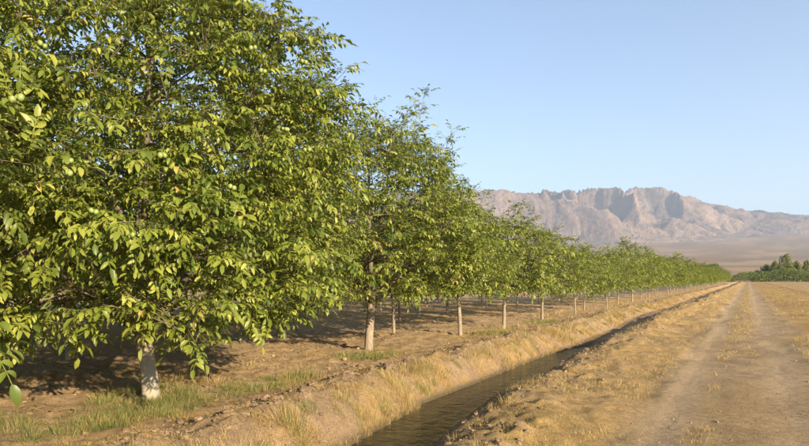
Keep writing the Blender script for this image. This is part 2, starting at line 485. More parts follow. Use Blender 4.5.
# ------------------------------------------------------------------ tree building
def tubes(lines, sides=6):
    """lines: list of (points Nx3, radii N) -> vertices, quads"""
    V = []; F = []; off = 0
    th = np.linspace(0, 2 * pi, sides, endpoint=False)
    for P, R in lines:
        P = np.asarray(P, float); R = np.asarray(R, float)
        T = np.gradient(P, axis=0); T /= np.linalg.norm(T, axis=1)[:, None] + 1e-9
        ref = np.array([0.31, 0.95, 0.05]) if abs(T[0, 2]) > 0.6 else np.array([0.1, 0.05, 1.0])
        U = np.cross(T, ref); U /= np.linalg.norm(U, axis=1)[:, None] + 1e-9
        W = np.cross(T, U)
        ring = P[:, None, :] + R[:, None, None] * (np.cos(th)[None, :, None] * U[:, None, :] + np.sin(th)[None, :, None] * W[:, None, :])
        n = len(P)
        V.append(ring.reshape(-1, 3))
        i = np.arange(n - 1)[:, None] * sides; j = np.arange(sides)[None, :]; j2 = (j + 1) % sides
        F.append((np.stack([i + j, i + j2, i + sides + j2, i + sides + j], -1).reshape(-1, 4)) + off)
        off += n * sides
    return np.concatenate(V), np.concatenate(F)

def leaflet(L, W, bend, fold, detail):
    """a leaf blade growing along +X, drooping towards -Z, folded along its midrib"""
    if detail >= 3:
        ts = np.array([0, 0.13, 0.32, 0.54, 0.75, 0.9, 1.0]); ws = np.array([0, 0.30, 0.48, 0.49, 0.37, 0.19, 0])
    elif detail == 2:
        ts = np.array([0, 0.30, 0.68, 1.0]); ws = np.array([0, 0.48, 0.42, 0])
    else:
        ts = np.array([0, 0.48, 1.0]); ws = np.array([0, 0.5, 0])
    angs = bend * ts
    x = np.zeros(len(ts)); z = np.zeros(len(ts))
    for i in range(1, len(ts)):
        am = (angs[i] + angs[i - 1]) / 2
        x[i] = x[i - 1] + (ts[i] - ts[i - 1]) * L * cos(am)
        z[i] = z[i - 1] - (ts[i] - ts[i - 1]) * L * sin(am)
    mid = np.stack([x, 0 * x, z], -1)
    V = [mid[0]]; F = []
    if detail >= 1:
        n = len(ts) - 2
        for i in range(1, len(ts) - 1):
            nrm = np.array([sin(angs[i]), 0, cos(angs[i])])
            V += [mid[i], mid[i] + np.array([0, ws[i] * W, 0]) + nrm * fold * ws[i] * W, mid[i] - np.array([0, ws[i] * W, 0]) + nrm * fold * ws[i] * W]
        V.append(mid[-1]); tip = len(V) - 1
        F += [(0, 3, 1), (0, 1, 2)]
        for i in range(n - 1):
            m, l, q = 1 + 3 * i, 2 + 3 * i, 3 + 3 * i
            F += [(m, q, q + 3), (m, q + 3, m + 3), (l, m, m + 3), (l, m + 3, l + 3)]
        e = 1 + 3 * (n - 1)
        F += [(e, e + 2, tip), (e + 1, e, tip)]
    else:
        nrm = np.array([sin(angs[1]), 0, cos(angs[1])])
        V += [mid[1] + np.array([0, .5 * W, 0]) + nrm * fold * .5 * W, mid[1] - np.array([0, .5 * W, 0]) + nrm * fold * .5 * W, mid[2]]
        F += [(0, 2, 3), (0, 3, 1)]
    return np.array(V), np.array(F)

def rotz(a): return np.array([[cos(a), -sin(a), 0], [sin(a), cos(a), 0], [0, 0, 1]])
def roty(a): return np.array([[cos(a), 0, sin(a)], [0, 1, 0], [-sin(a), 0, cos(a)]])
def rotx(a): return np.array([[1, 0, 0], [0, cos(a), -sin(a)], [0, sin(a), cos(a)]])

def compound_leaf(r, detail):
    """a walnut leaf: arched stalk with pairs of leaflets and one at its end"""
    npair = r.choice([2, 3, 3, 3])
    L = r.uniform(0.20, 0.30); arch = r.uniform(0.2, 0.75); a0 = r.uniform(-0.4, 0.1)
    ts = np.linspace(0, 1, 6)
    ang = a0 + arch * ts
    P = np.zeros((6, 3))
    for i in range(1, 6):
        am = (ang[i] + ang[i - 1]) / 2
        P[i] = P[i - 1] + L / 5 * np.array([cos(am), 0, -sin(am)])
    V = []; F = []; S = []; off = 0
    def add(v, f, s):
        nonlocal off
        V.append(v); F.append(f + off); S.append(np.full(len(v), s)); off += len(v)
    for k in range(npair):
        t = 0.36 + 0.6 * k / npair
        p = np.array([np.interp(t, ts, P[:, j]) for j in range(3)]); a = np.interp(t, ts, ang)
        for sgn in (-1, 1):
            ln = r.uniform(0.085, 0.125) * (0.8 + 0.25 * k / npair)
            v, f = leaflet(ln, ln * r.uniform(0.34, 0.44), r.uniform(0.4, 1.4), r.uniform(0.25, 0.75), detail)
            M = roty(a * 0.8) @ rotz(sgn * r.uniform(0.75, 1.15)) @ rotx(-sgn * r.uniform(-0.25, 0.35)) @ roty(r.uniform(-0.1, 0.5))
            add(v @ M.T + p, f, r.uniform(-1, 1))
    ln = r.uniform(0.095, 0.13)
    v, f = leaflet(ln, ln * r.uniform(0.36, 0.44), r.uniform(0.2, 0.8), r.uniform(0.25, 0.6), detail)
    add(v @ roty(ang[-1]).T + P[-1], f, r.uniform(-1, 1))
    if detail >= 1:
        w = 0.0022
        st = P[[0, 2, 4, 5]]
        v = np.concatenate([st + [0, w, 0], st - [0, w, 0]])
        f = np.array([(i, i + 4, i + 5) for i in range(3)] + [(i, i + 5, i + 1) for i in range(3)])
        add(v, f, 0.6)
    return np.concatenate(V), np.concatenate(F), np.concatenate(S)

_tr = np.random.default_rng(11)
TEMPL = {d: [compound_leaf(_tr, d) for _ in range(12)] for d in (0, 1, 2, 3)}

def place_leaves(r, pos, direc, scale, detail):
    """compound leaves at pos growing along direc -> vertices, triangles, rnd"""
    N = len(pos)
    X = direc / (np.linalg.norm(direc, axis=1)[:, None] + 1e-9)
    up = np.tile([0, 0, 1.0], (N, 1)) + r.normal(0, 0.28, (N, 3))
    Yv = np.cross(up, X); Yv /= np.linalg.norm(Yv, axis=1)[:, None] + 1e-9
    Z = np.cross(X, Yv)
    M = np.stack([X, Yv, Z], -1)
    which = r.integers(0, 12, N); base = np.clip(r.normal(0.45, 0.2, N), 0.02, 0.98)
    V = []; F = []; S = []; off = 0
    for k in range(12):
        sel = np.where(which == k)[0]
        if not len(sel): continue
        tv, tf, ts = TEMPL[detail][k]
        v = np.einsum('nij,vj->nvi', M[sel], tv) * scale[sel][:, None, None] + pos[sel][:, None, :]
        V.append(v.reshape(-1, 3))
        F.append((tf[None] + (np.arange(len(sel)) * len(tv))[:, None, None]).reshape(-1, 3) + off)
        S.append(np.clip(base[sel][:, None] + 0.16 * ts[None, :], 0, 1).ravel())
        off += len(sel) * len(tv)
    return np.concatenate(V), np.concatenate(F), np.concatenate(S)

def curve(p, q, r, sag=0.0, wob=0.04, n=7, d0=None):
    p = np.asarray(p, float); q = np.asarray(q, float)
    L = np.linalg.norm(q - p)
    c = (p + q) / 2 + np.array([0, 0, sag * L]) + r.normal(0, wob * L, 3)
    if d0 is not None: c = p + np.asarray(d0) * L * 0.5
    t = np.linspace(0, 1, n)[:, None]
    return (1 - t) ** 2 * p + 2 * t * (1 - t) * c + t ** 2 * q

PROFILE_U = np.array([0, 0.08, 0.25, 0.45, 0.65, 0.82, 0.93, 1.0])
PROFILE_R = np.array([0.66, 0.88, 0.99, 1.0, 0.94, 0.72, 0.46, 0.12])

def grow(seed, H, R, zb, tr, fork, nlimb, nsec, nshoot, detail, lscale=1.0, lean=(0, 0), whips=5, lpr=(6, 9), lobes=0.22, extra=(), toward=None, tall=(), eye=None):
    """skeleton and leaves of one walnut tree, in its own space"""
    r = np.random.default_rng(seed)
    top = np.array([lean[0], lean[1], fork])
    tp = np.array([[0, 0, -0.15], [0, 0, 0.0], [lean[0] * .2, lean[1] * .2, fork * .33], [lean[0] * .55, lean[1] * .55, fork * .66], top])
    trd = tr * np.array([1.3, 1.12, 1.0, 0.92, 0.88])
    ph = r.uniform(0, 10)
    def env(ang, u):
        return R * np.interp(u, PROFILE_U, PROFILE_R) * (1 + lobes * 2 * (fbm((np.cos(ang) * 1.3 + ph), (np.sin(ang) * 1.3 + u * 3.2), seed, 2) - 0.5))
    limbs = []
    # leader
    lt = np.array([lean[0] * 1.3 + r.normal(0, .15), lean[1] * 1.3 + r.normal(0, .15), zb + (H - zb) * 0.9])
    limbs.append((curve(top, lt, r, 0, 0.04, 9), np.linspace(tr * 0.72, 0.012, 9)))
    a0 = r.uniform(0, 2 * pi)
    for i in range(nlimb):
        ang = a0 + i * 2.4 + r.normal(0, 0.2)
        u = np.clip(0.28 + 0.55 * (i / max(1, nlimb - 1)) + r.normal(0, 0.05), 0.15, 0.88)
        rr = env(ang, u) * 0.82
        q = np.array([lean[0] + cos(ang) * rr, lean[1] + sin(ang) * rr, zb + (H - zb) * u])
        s0 = fork * r.uniform(0.78, 1.0)
        p = np.array([np.interp(s0, tp[:, 2], tp[:, k]) for k in range(3)])
        if i > nlimb * 0.6:
            k = r.integers(1, 4); p = limbs[0][0][k]
        d0 = np.array([cos(ang) * 0.75, sin(ang) * 0.75, 0.75])
        limbs.append((curve(p, q, r, d0=d0, n=9), np.linspace(tr * r.uniform(0.42, 0.58), 0.012, 9)))
    for q in extra:
        p = np.array([np.interp(fork * .9, tp[:, 2], tp[:, k]) for k in range(3)])
        q = np.asarray(q, float)
        L = np.linalg.norm(q - p); d0 = (q - p) / L + np.array([0, 0, 0.55])
        limbs.append((curve(p, q, r, d0=d0, n=9), np.linspace(tr * 0.42, 0.010, 9)))
    skel = np.concatenate([l[0][2:] for l in limbs])
    secs = []
    for i in range(nsec):
        ang = r.uniform(0, 2 * pi); u = r.beta(1.5, 1.6) * 0.98
        rr = env(ang, u) * r.uniform(0.5, 0.93)
        q = np.array([lean[0] + cos(ang) * rr, lean[1] + sin(ang) * rr, zb + (H - zb) * u])
        dd = np.linalg.norm(skel - q, axis=1) + 1.2 * np.maximum(0, skel[:, 2] - q[2] + 0.1)
        p = skel[np.argmin(dd)]
        if np.linalg.norm(q - p) < 0.2: continue
        secs.append((curve(p, q, r, 0.08 if u > .3 else 0.12, 0.06, 6), np.linspace(0.020, 0.006, 6)))
    skel2 = np.concatenate([skel] + [s[0] for s in secs])
    shoots = []; tips = []
    ang = r.uniform(0, 2 * pi, nshoot); u = r.beta(1.25, 1.35, nshoot)
    rf = np.where(r.random(nshoot) < 0.75, r.uniform(0.78, 1.06, nshoot), r.uniform(0.35, 0.8, nshoot))
    rr = env(ang, u) * rf
    Q = np.stack([lean[0] + np.cos(ang) * rr, lean[1] + np.sin(ang) * rr, zb + (H - zb) * u], -1)
    cap = np.where(u > 0.9)[0]
    for i in range(nshoot):
        q = Q[i]
        dd = np.linalg.norm(skel2 - q, axis=1) + 0.8 * np.maximum(0, skel2[:, 2] - q[2])
        p = skel2[np.argmin(dd)]
        if np.linalg.norm(q - p) < 0.12: p = p - np.array([0, 0, 0.15])
        shoots.append((curve(p, q, r, 0.05, 0.06, 5), np.linspace(0.0075, 0.003, 5)))
    for i in range(whips):
        an = r.uniform(0, 2 * pi); rr = R * r.uniform(0.05, 0.5)
        p = np.array([lean[0] * 1.2 + cos(an) * rr * .8, lean[1] * 1.2 + sin(an) * rr * .8, zb + (H - zb) * r.uniform(0.76, 0.88)])
        q = p + np.array([cos(an) * r.uniform(.1, .45), sin(an) * r.uniform(.1, .45), (H - p[2]) + r.uniform(-0.2, 0.55)])
        shoots.append((curve(p, q, r, 0, 0.05, 9), np.linspace(0.011, 0.003, 9)))
        for k in range(2):
            s = p + (q - p) * r.uniform(0.3, 0.7); a2 = an + r.uniform(-2, 2)
            e = s + np.array([cos(a2) * .35, sin(a2) * .35, r.uniform(.2, .45)])
            shoots.append((curve(s, e, r, 0, 0.05, 5), np.linspace(0.006, 0.003, 5)))
    for p, q in tall:
        p = np.asarray(p, float); q = np.asarray(q, float)
        shoots.append((curve(p, q, r, 0, 0.03, 9), np.linspace(0.014, 0.003, 9)))
        for k in range(14):
            s = p + (q - p) * (0.1 + 0.064 * k); a2 = k * 2.4
            e = s + np.array([cos(a2) * .42, sin(a2) * .42, r.uniform(.15, .4)]) * (1.1 - 0.05 * k)
            shoots.append((curve(s, e, r, 0, 0.05, 5), np.linspace(0.006, 0.003, 5)))
    for q in extra:
        q = np.asarray(q, float)
        for k in range(5):
            s = q + r.normal(0, .12, 3) - np.array([0, 0, 0]); e = q + np.array([q[0], q[1], 0]) / np.hypot(q[0], q[1]) * .25 + r.normal(0, .18, 3)
            shoots.append((curve(s, e, r, 0, 0.05, 5), np.linspace(0.006, 0.003, 5)))
    LP = []; LD = []
    for P, rad in shoots:
        L = np.linalg.norm(np.diff(P, axis=0), axis=1).sum()
        k = int(r.integers(lpr[0], lpr[1] + 1) * np.clip(L / 0.5, 0.75, 1.9))
        t = 1 - (r.random(k) ** 1.1) * min(1, 0.62 / max(L, .2) + (0.35 if L > 1 else 0))
        t[0] = 1
        seg = t * (len(P) - 1); j = np.minimum(seg.astype(int), len(P) - 2); fr = (seg - j)[:, None]
        pos = P[j] * (1 - fr) + P[j + 1] * fr
        T = P[j + 1] - P[j]; T /= np.linalg.norm(T, axis=1)[:, None] + 1e-9
        az = np.arange(k) * 2.4 + r.uniform(0, 6.3)
        out = np.stack([np.cos(az), np.sin(az), r.normal(0.05, 0.3, k)], -1)
        d = out * 0.85 + T * (0.35 + 0.5 * (t > 0.9))[:, None] + np.array([0, 0, -0.12])
        LP.append(pos); LD.append(d)
        tips.append(P[-1])
    LP = np.concatenate(LP); LD = np.concatenate(LD)
    sc = np.clip(r.normal(1.0, 0.26, len(LP)), 0.45, 1.5) * lscale
    if toward is None:
        leaves = place_leaves(r, LP, LD, sc, detail)
    else:                                   # finer leaves on the side that faces the road, plainer ones behind
        lev = np.where((LP[:, :2] @ np.asarray(toward)) > -0.15 * R, detail, 0)
        if eye is not None: lev[(lev == 2) & (np.linalg.norm(LP - np.asarray(eye), axis=1) > 8.6)] = 1
        if eye is not None: lev[np.linalg.norm(LP - np.asarray(eye), axis=1) < 4.9] = 3
        V = []; F = []; S = []; off = 0
        for d in np.unique(lev):
            q = lev == d
            v, f, rn = place_leaves(r, LP[q], LD[q], sc[q], int(d))
            V.append(v); F.append(f + off); S.append(rn); off += len(v)
        leaves = (np.concatenate(V), np.concatenate(F), np.concatenate(S))
    return dict(trunk=(tp, trd), limbs=limbs, twigs=secs, shoots=shoots, leaves=leaves, tips=np.array(tips))

def trunk_mesh(name, tp, trd, seed, sides=14):
    r = np.random.default_rng(seed)
    t = np.linspace(0, 1, 13)
    s = np.linspace(0, 1, len(tp))
    P = np.stack([np.interp(t, s, tp[:, k]) for k in range(3)], -1)
    R = np.interp(t, s, trd)
    V, F = tubes([(P, R)], sides)
    c = np.repeat(P, sides, axis=0)
    a = np.arctan2(V[:, 1] - c[:, 1], V[:, 0] - c[:, 0])
    k = 1 + 0.14 * (fbm(np.cos(a) * 1.5 + seed, V[:, 2] * 2.2 + np.sin(a) * 1.5, seed, 3) - 0.5) * 2
    V = c + (V - c) * k[:, None]
    return make_mesh(name, V, F, BARK if seed in (101, 102) else PALEBARK)

def tree_meshes(g, seed, separate):
    """meshes of the parts of a grown tree: list of (part name, mesh)"""
    parts = []
    if separate:
        parts.append(('trunk', trunk_mesh('trunk', *g['trunk'], seed)))
        for l in g['limbs']:
            V, F = tubes([l], 9)
            parts.append(('branch', make_mesh('branch', V, F, TWIG)))
    else:
        V, F = tubes([g['trunk']] + g['limbs'], 8)
        parts.append(('trunk', make_mesh('trunk', V, F, PALEBARK)))
    sh = g['shoots'] if separate else [s for s in g['shoots'][-15:]]
    if separate:
        V, F = tubes(g['twigs'], 5); V2, F2 = tubes(sh, 3)
        F = np.concatenate([F, F2 + len(V)]); V = np.concatenate([V, V2])
    else:
        V, F = tubes(g['twigs'] + sh, 3)
    parts.append(('twigs', make_mesh('twigs', V, F, TWIG)))
    v, f, s = g['leaves']
    parts.append(('crown', make_mesh('crown', v, f, LEAF, True, {'rnd': s})))
    return parts

def put_tree(name, parts, loc, rz=0, sc=1.0, scz=None):
    o = empty(name, loc, rz)
    o.scale = (sc, sc, scz or sc)
    for pn, me in parts:
        c = mesh_obj(pn, me, o)
        if pn in ('crown', 'twigs'): c['kind'] = 'stuff'
    return o

# a green walnut
def nut_mesh():
    nl, ns = 6, 8
    V = [(0, 0, 0.031)]
    for i in range(1, nl):
        a = pi * i / nl
        for j in range(ns):
            b = 2 * pi * j / ns
            V.append((0.027 * sin(a) * cos(b), 0.027 * sin(a) * sin(b), 0.031 * cos(a)))
    V.append((0, 0, -0.032))
    F = []
    for j in range(ns): F.append((0, 1 + j, 1 + (j + 1) % ns))
    for i in range(nl - 2):
        for j in range(ns):
            a = 1 + i * ns + j; b = 1 + i * ns + (j + 1) % ns
            F += [(a, a + ns, b + ns), (a, b + ns, b)]
    e = len(V) - 1; s = 1 + (nl - 2) * ns
    for j in range(ns): F.append((s + j, e, s + (j + 1) % ns))
    return make_mesh('walnut', V, F, NUT)
NUTM = nut_mesh()

def hang_walnuts(tree, g, n, seed):
    """clusters of nuts at shoot tips on the side that faces the road"""
    r = np.random.default_rng(seed)
    base = np.array(tree.location)
    tips = g['tips']
    toward = -base[:2] / np.linalg.norm(base[:2])
    face = tips[:, :2] @ toward
    ok = np.where((face > np.quantile(face, 0.80)) & (tips[:, 2] < 6.2) & (tips[:, 2] > 1.3))[0]
    pick = r.choice(ok, min(n, len(ok)), replace=False)
    for t in pick:
        k = r.integers(3, 5)
        c = tips[t] + np.array([toward[0], toward[1], 0]) * 0.13 + np.array([0, 0, -0.03])
        for q in range(k):
            a = q * 2 * pi / k + r.uniform(0, 1)
            o = mesh_obj('walnut', NUTM, tree)
            o.location = c + np.array([cos(a) * 0.031, sin(a) * 0.031, r.uniform(-0.02, 0.02)])
            o.rotation_euler = (r.uniform(-.5, .5), r.uniform(-.5, .5), r.uniform(0, 6))
            s = r.uniform(0.82, 1.0); o.scale = (s, s, s)

# ------------------------------------------------------------------ the orchard
ORD = 'first second third fourth fifth sixth seventh eighth ninth tenth eleventh twelfth thirteenth fourteenth fifteenth sixteenth seventeenth eighteenth nineteenth twentieth'.split()
TENS = {20: 'twenty', 30: 'thirty', 40: 'forty', 50: 'fifty', 60: 'sixty'}
def ordinal(n):
    if n <= 20: return ORD[n - 1]
    t, u = n // 10 * 10, n % 10
    if u == 0: return TENS[t].replace('ty', 'tieth')
    return TENS[t] + '-' + ORD[u - 1]
FRONT = 'walnut trees in the front row along the ditch'
def gz(x, y): return float(height(np.array(x), np.array(y), False)) - 0.02

# the big near ones, each grown on its own
near = [
    # x, y, seed, H, R, zb, trunk r, fork, limbs, secondaries, shoots, lean, whips, extra
    (-7.75, 0.75, 101, 7.8, 3.2, 0.95, 0.15, 1.25, 8, 110, 540, (0.1, 0.1), 5, [(3.3, 1.0, 1.42)], [],
     'big walnut tree at the left edge, only its leafy side in view'),
    (-7.5, 5.72, 102, 6.3, 3.15, 1.08, 0.112, 1.15, 9, 170, 2250, (-0.16, -0.06), 6, [(2.1, -1.2, 1.2), (-0.4, -2.6, 2.0)], [],
     'largest walnut tree with stout pale trunk and clusters of green nuts'),
    (-8.0, 12.2, 103, 5.55, 2.5, 1.28, 0.10, 1.35, 8, 120, 1300, (0.05, 0.1), 4, [], [((0.75, 0.45, 3.9), (1.15, 0.75, 6.35)), ((1.3, 0.8, 3.6), (1.75, 1.05, 5.4)), ((0.1, 0, 4.2), (0.0, 0.1, 6.0))],
     'tall walnut tree with pale trunk and whip-like top shoots against the sky'),
]
for x, y, sd, H, R, zb, tr, fork, nl, nsec, nsh, lean, wh, ex, tl, lab in near:
    tw = -np.array([x, y]) / math.hypot(x, y)
    g = grow(sd, H, R, zb, tr, fork, nl, nsec, nsh, 2, 0.9, lean, wh, extra=ex, toward=tw, tall=tl, eye=(-x, -y, EYE))
    t = put_tree('walnut_tree', tree_meshes(g, sd, True), (x, y, gz(x, y)))
    tag(t, lab, 'walnut tree', FRONT)
    hang_walnuts(t, g, {101: 8, 102: 44, 103: 12}[sd], sd)

mid = [(-7.7, 16.9, 111, 4.15, 1.95, 1.3, 0.062, 1.45, (-0.12, 0.1)), (-7.55, 20.3, 112, 3.85, 1.85, 1.25, 0.062, 1.45, (0.05, 0)),
       (-7.65, 25.2, 113, 3.8, 1.85, 1.22, 0.058, 1.45, (0, 0.05))]
MIDLAB = ['walnut tree with leaning slim pale trunk, right after the tall whip-topped one', 'walnut tree with a straight pale trunk, fifth along the ditch row', 'rounded walnut tree, sixth along the ditch row']
for (x, y, sd, H, R, zb, tr, fork, lean), lab in zip(mid, MIDLAB):
    g = grow(sd, H, R, zb, tr, fork, 6, 60, 380, 1, 1.05, lean, 4, (5, 8), toward=-np.array([x, y]) / math.hypot(x, y), tall=[((0.3, 0.2, 3.0), (0.5, 0.35, H + 0.65))] if sd == 112 else [])
    t = put_tree('walnut_tree', tree_meshes(g, sd, True), (x, y, gz(x, y)))
    tag(t, lab, 'walnut tree', FRONT)

PROTO = []
for k in range(4):
    g = grow(130 + k, 3.9, 1.95, 1.15, 0.05, 1.4, 6, 40, 260, 1, 1.12, (0.05 * (k - 2), 0.04 * (k % 3 - 1)), 4 + k % 2, (5, 7))
    PROTO.append(tree_meshes(g, 130 + k, False))
FARP = []
for k in range(4):
    g = grow(150 + k, 3.9, 2.05, 1.05, 0.05, 1.35, 5, 24, 190, 0, 1.35, (0, 0), 5, (4, 6))
    FARP.append(tree_meshes(g, 150 + k, False))

y = 29.4; n = 7
rr = np.random.default_rng(3)
while y < 262:
    P = (PROTO if y < 75 else FARP)
    x = -7.65 + rr.normal(0, 0.18)
    k = rr.choice([0.82, 0.93, 1.0, 1.03, 1.06])
    t = put_tree('walnut_tree', P[rr.integers(len(P))], (x, y, gz(x, y)), rr.uniform(0, 6.28), k * rr.uniform(0.93, 1.06), (0.25 + 0.75 * k) * rr.uniform(0.9, 1.12))
    t.rotation_euler = (rr.normal(0, 0.04), rr.normal(0, 0.04), t.rotation_euler[2])
    tag(t, ordinal(n) + ' walnut tree along the ditch row, counted from the camera', 'walnut tree', FRONT)
    y += rr.uniform(3.8, 5.0); n += 1

# a thin young one between the rows, and the rows behind
x, y = -9.6, 16.1
t = put_tree('walnut_tree', PROTO[1], (x, y, gz(x, y)), 1.0, 0.92, 1.0)
tag(t, 'slender walnut tree set back just right of the tall whip-topped one', 'walnut tree', 'walnut trees behind the front row')
for row, (x0, ys, name) in enumerate([(-12.1, [2.6, 7.4, 12.2, 21.0, 25.6, 30.2, 34.8, 39.4, 44.0, 48.6], 'second'),
                                      (-16.6, [3.4, 8.0, 12.6, 17.4, 22.0, 26.8, 31.4, 36.0, 40.6], 'third'),
                                      (-21.2, [9.8, 14.4, 19.2, 23.8, 28.6, 33.4, 38.2], 'fourth'),
                                      (-25.8, [12.4, 17.2, 21.8, 26.6, 31.2, 36, 41], 'fifth'), (-30.4, [15, 19.6, 24.4, 29, 33.8, 38.6, 43.4], 'sixth')]):
    for i, y in enumerate(ys):
        x = x0 + rr.normal(0, 0.15)
        s = 1.4 if y < 15 else 0.98
        t = put_tree('walnut_tree', PROTO[(i + row) % 4], (x, y, gz(x, y)), rr.uniform(0, 6.28), s * rr.uniform(0.95, 1.12), s * rr.uniform(0.98, 1.15))
        tag(t, ordinal(i + 1) + ' walnut tree in the ' + name + ' row back from the ditch, counted from the camera', 'walnut tree', 'walnut trees behind the front row')

# ------------------------------------------------------------------ far trees at the end of the road
def far_tree(name, px, top, base_y, dist, wpx, mat, seed, label, cat, shape='round', group=None, nleaf=4200, bottom=0.08):
    """a tree dist metres ahead whose crown rises to pixel row top"""
    r = np.random.default_rng(seed)
    p = RV * (px - 404.5) / 600 * dist + FV * dist
    H = EYE + (278.5 - top) / 600 * dist
    W = wpx / 600 * dist / 2
    o = empty(name, (p[0], p[1], gz(p[0], p[1])))
    V, F = tubes([(np.array([[0, 0, -0.3], [0.05, 0, H * .3], [0, 0.05, H * .6], [0, 0, H * 0.9]]), np.array([0.03, 0.022, 0.014, 0.004]) * H)] +
                 [(curve((0, 0, H * r.uniform(.15, .5)), (W * .7 * cos(a), W * .7 * sin(a), H * r.uniform(.45, .85)), r, 0.05), np.linspace(0.009, 0.002, 7) * H) for a in r.uniform(0, 6.28, 7)], 6)
    mesh_obj('trunk', make_mesh('trunk', V, F, TWIG), o)
    nc = 70 if shape == 'round' else 80
    u = r.uniform(bottom, 1, nc); a = r.uniform(0, 6.28, nc)
    pr = np.interp(u, [0, .15, .45, .75, 1], [.7, .95, 1, .8, .15]) if shape == 'round' else np.interp(u, [0, .1, .35, .8, 1], [.7, .95, 1, .85, .3])
    rad = W * pr * np.sqrt(r.uniform(0.1, 1, nc))
    C = np.stack([rad * np.cos(a), rad * np.sin(a), u * H * 0.97], -1)
    cr = (0.30 if shape == 'round' else 0.34) * min(W, H * 0.5) * r.uniform(0.6, 1.1, nc)
    which = r.integers(0, nc, nleaf)
    d = r.normal(0, 1, (nleaf, 3)); d /= np.linalg.norm(d, axis=1)[:, None]
    pos = C[which] + d * (cr[which] * r.uniform(0.4, 1, nleaf) ** 0.5)[:, None] * (np.array([1, 1, 1.0]) if shape == 'round' else np.array([1, 1, 1.7]))
    pos[:, 2] = np.clip(pos[:, 2], 0.1, None)
    s = r.uniform(0.18, 0.38, nleaf) * np.clip(dist / 320, 0.8, 1.6)
    t1 = np.cross(d, r.normal(0, 1, (nleaf, 3))); t1 /= np.linalg.norm(t1, axis=1)[:, None]; t2 = np.cross(d, t1)
    q = np.stack([pos - t1 * s[:, None], pos - t2 * s[:, None] * .5, pos + t1 * s[:, None], pos + t2 * s[:, None] * .5], 1).reshape(-1, 3)
    f = np.arange(nleaf * 4).reshape(-1, 4)
    rn = np.repeat(np.clip(r.normal(.5, .2, nleaf), 0, 1), 4)
    c = mesh_obj('crown', make_mesh('crown', q, f, mat, False, {'rnd': rn}), o)
    c['kind'] = 'stuff'
    tag(o, label, cat, group)
    return o
G2 = 'trees at the far end of the road'
far_tree('poplar_tree', 786, 255, 282, 330, 14, POPLEAF, 201, 'tallest far poplar tree above the hedge at the road end', 'poplar tree', 'tall', G2, 6500)
far_tree('poplar_tree', 797, 261.5, 282, 335, 9, POPLEAF, 202, 'narrow poplar just right of the tallest far poplar', 'poplar tree', 'tall', G2)
far_tree('poplar_tree', 806.5, 261, 282, 335, 9, POPLEAF, 203, 'poplar at the right edge of the far tree line', 'poplar tree', 'tall', G2)
far_tree('poplar_tree', 775, 262, 282, 345, 10, POPLEAF, 204, 'shorter poplar just left of the tallest far poplar', 'poplar tree', 'tall', G2)
far_tree('bushy_tree', 766, 266, 282, 340, 11, FARLEAF, 205, 'low rounded bushy tree left of the far poplars', 'tree', 'tall', G2)
far_tree('bushy_tree', 757, 271, 282, 340, 12, FARLEAF, 206, 'small dark bushy tree standing straight above the road end', 'tree', 'round', G2)
far_tree('bushy_tree', 714, 264.5, 276, 420, 32, FARLEAF, 207, 'broad dark dome-shaped tree rising behind the far end of the orchard', 'tree', 'round', G2, 5200, 0.0)
# hedge across the end of the road
def hedge():
    r = np.random.default_rng(210)
    N = 15000
    px = r.uniform(690, 905, N); dist = 322 + r.normal(0, 3.0, N)
    p = RV[None] * ((px - 404.5) / 600 * dist)[:, None] + FV[None] * dist[:, None]
    hh = (2.4 + 5.2 * fbm(px / 9, px * 0, 77, 3)) * np.interp(px, [690, 735, 760], [0.6, 0.75, 1.1])
    z = hh * r.uniform(0, 1, N) ** 0.7
    pos = np.stack([p[:, 0], p[:, 1], z], -1)
    d = r.normal(0, 1, (N, 3)); d /= np.linalg.norm(d, axis=1)[:, None]
    t1 = np.cross(d, r.normal(0, 1, (N, 3))); t1 /= np.linalg.norm(t1, axis=1)[:, None]; t2 = np.cross(d, t1)
    s = r.uniform(0.25, 0.5, N)[:, None]
    q = np.stack([pos - t1 * s, pos - t2 * s * .5, pos + t1 * s, pos + t2 * s * .5], 1).reshape(-1, 3)
    me = make_mesh('hedge', q, np.arange(N * 4).reshape(-1, 4), FARLEAF, False, {'rnd': np.repeat(np.clip(r.normal(.45, .2, N), 0, 1), 4)})
    tag(mesh_obj('hedge', me), 'dark green hedge closing off the far end of the road', 'hedge', kind='stuff')
hedge()

# ------------------------------------------------------------------ grass, straw, clods
def blades(r, base, hgt, lean_dir, lean, width):
    """tapered bent blades: 5 vertices, 3 triangles each"""
    N = len(base)
    ld = lean_dir / (np.linalg.norm(lean_dir, axis=1)[:, None] + 1e-9)
    wd = np.stack([-np.sin(r.uniform(0, 6.28, N)), np.cos(r.uniform(0, 6.28, N)), np.zeros(N)], -1)
    wd /= np.linalg.norm(wd, axis=1)[:, None] + 1e-9
    w = width[:, None]
    up = np.array([0, 0, 1.0])
    m = base + up * (hgt * np.cos(lean * .6) * .55)[:, None] + ld * (hgt * np.sin(lean * .6) * .55)[:, None]
    t = m + up * (hgt * np.cos(lean * 1.5) * .45)[:, None] + ld * (hgt * np.sin(lean * 1.5) * .45)[:, None]
    V = np.stack([base - wd * w * .5, base + wd * w * .5, m - wd * w * .42, m + wd * w * .42, t], 1).reshape(-1, 3)
    o = (np.arange(N) * 5)[:, None, None]
    F = (np.array([(0, 1, 3), (0, 3, 2), (2, 3, 4)])[None] + o).reshape(-1, 3)
    return V, F

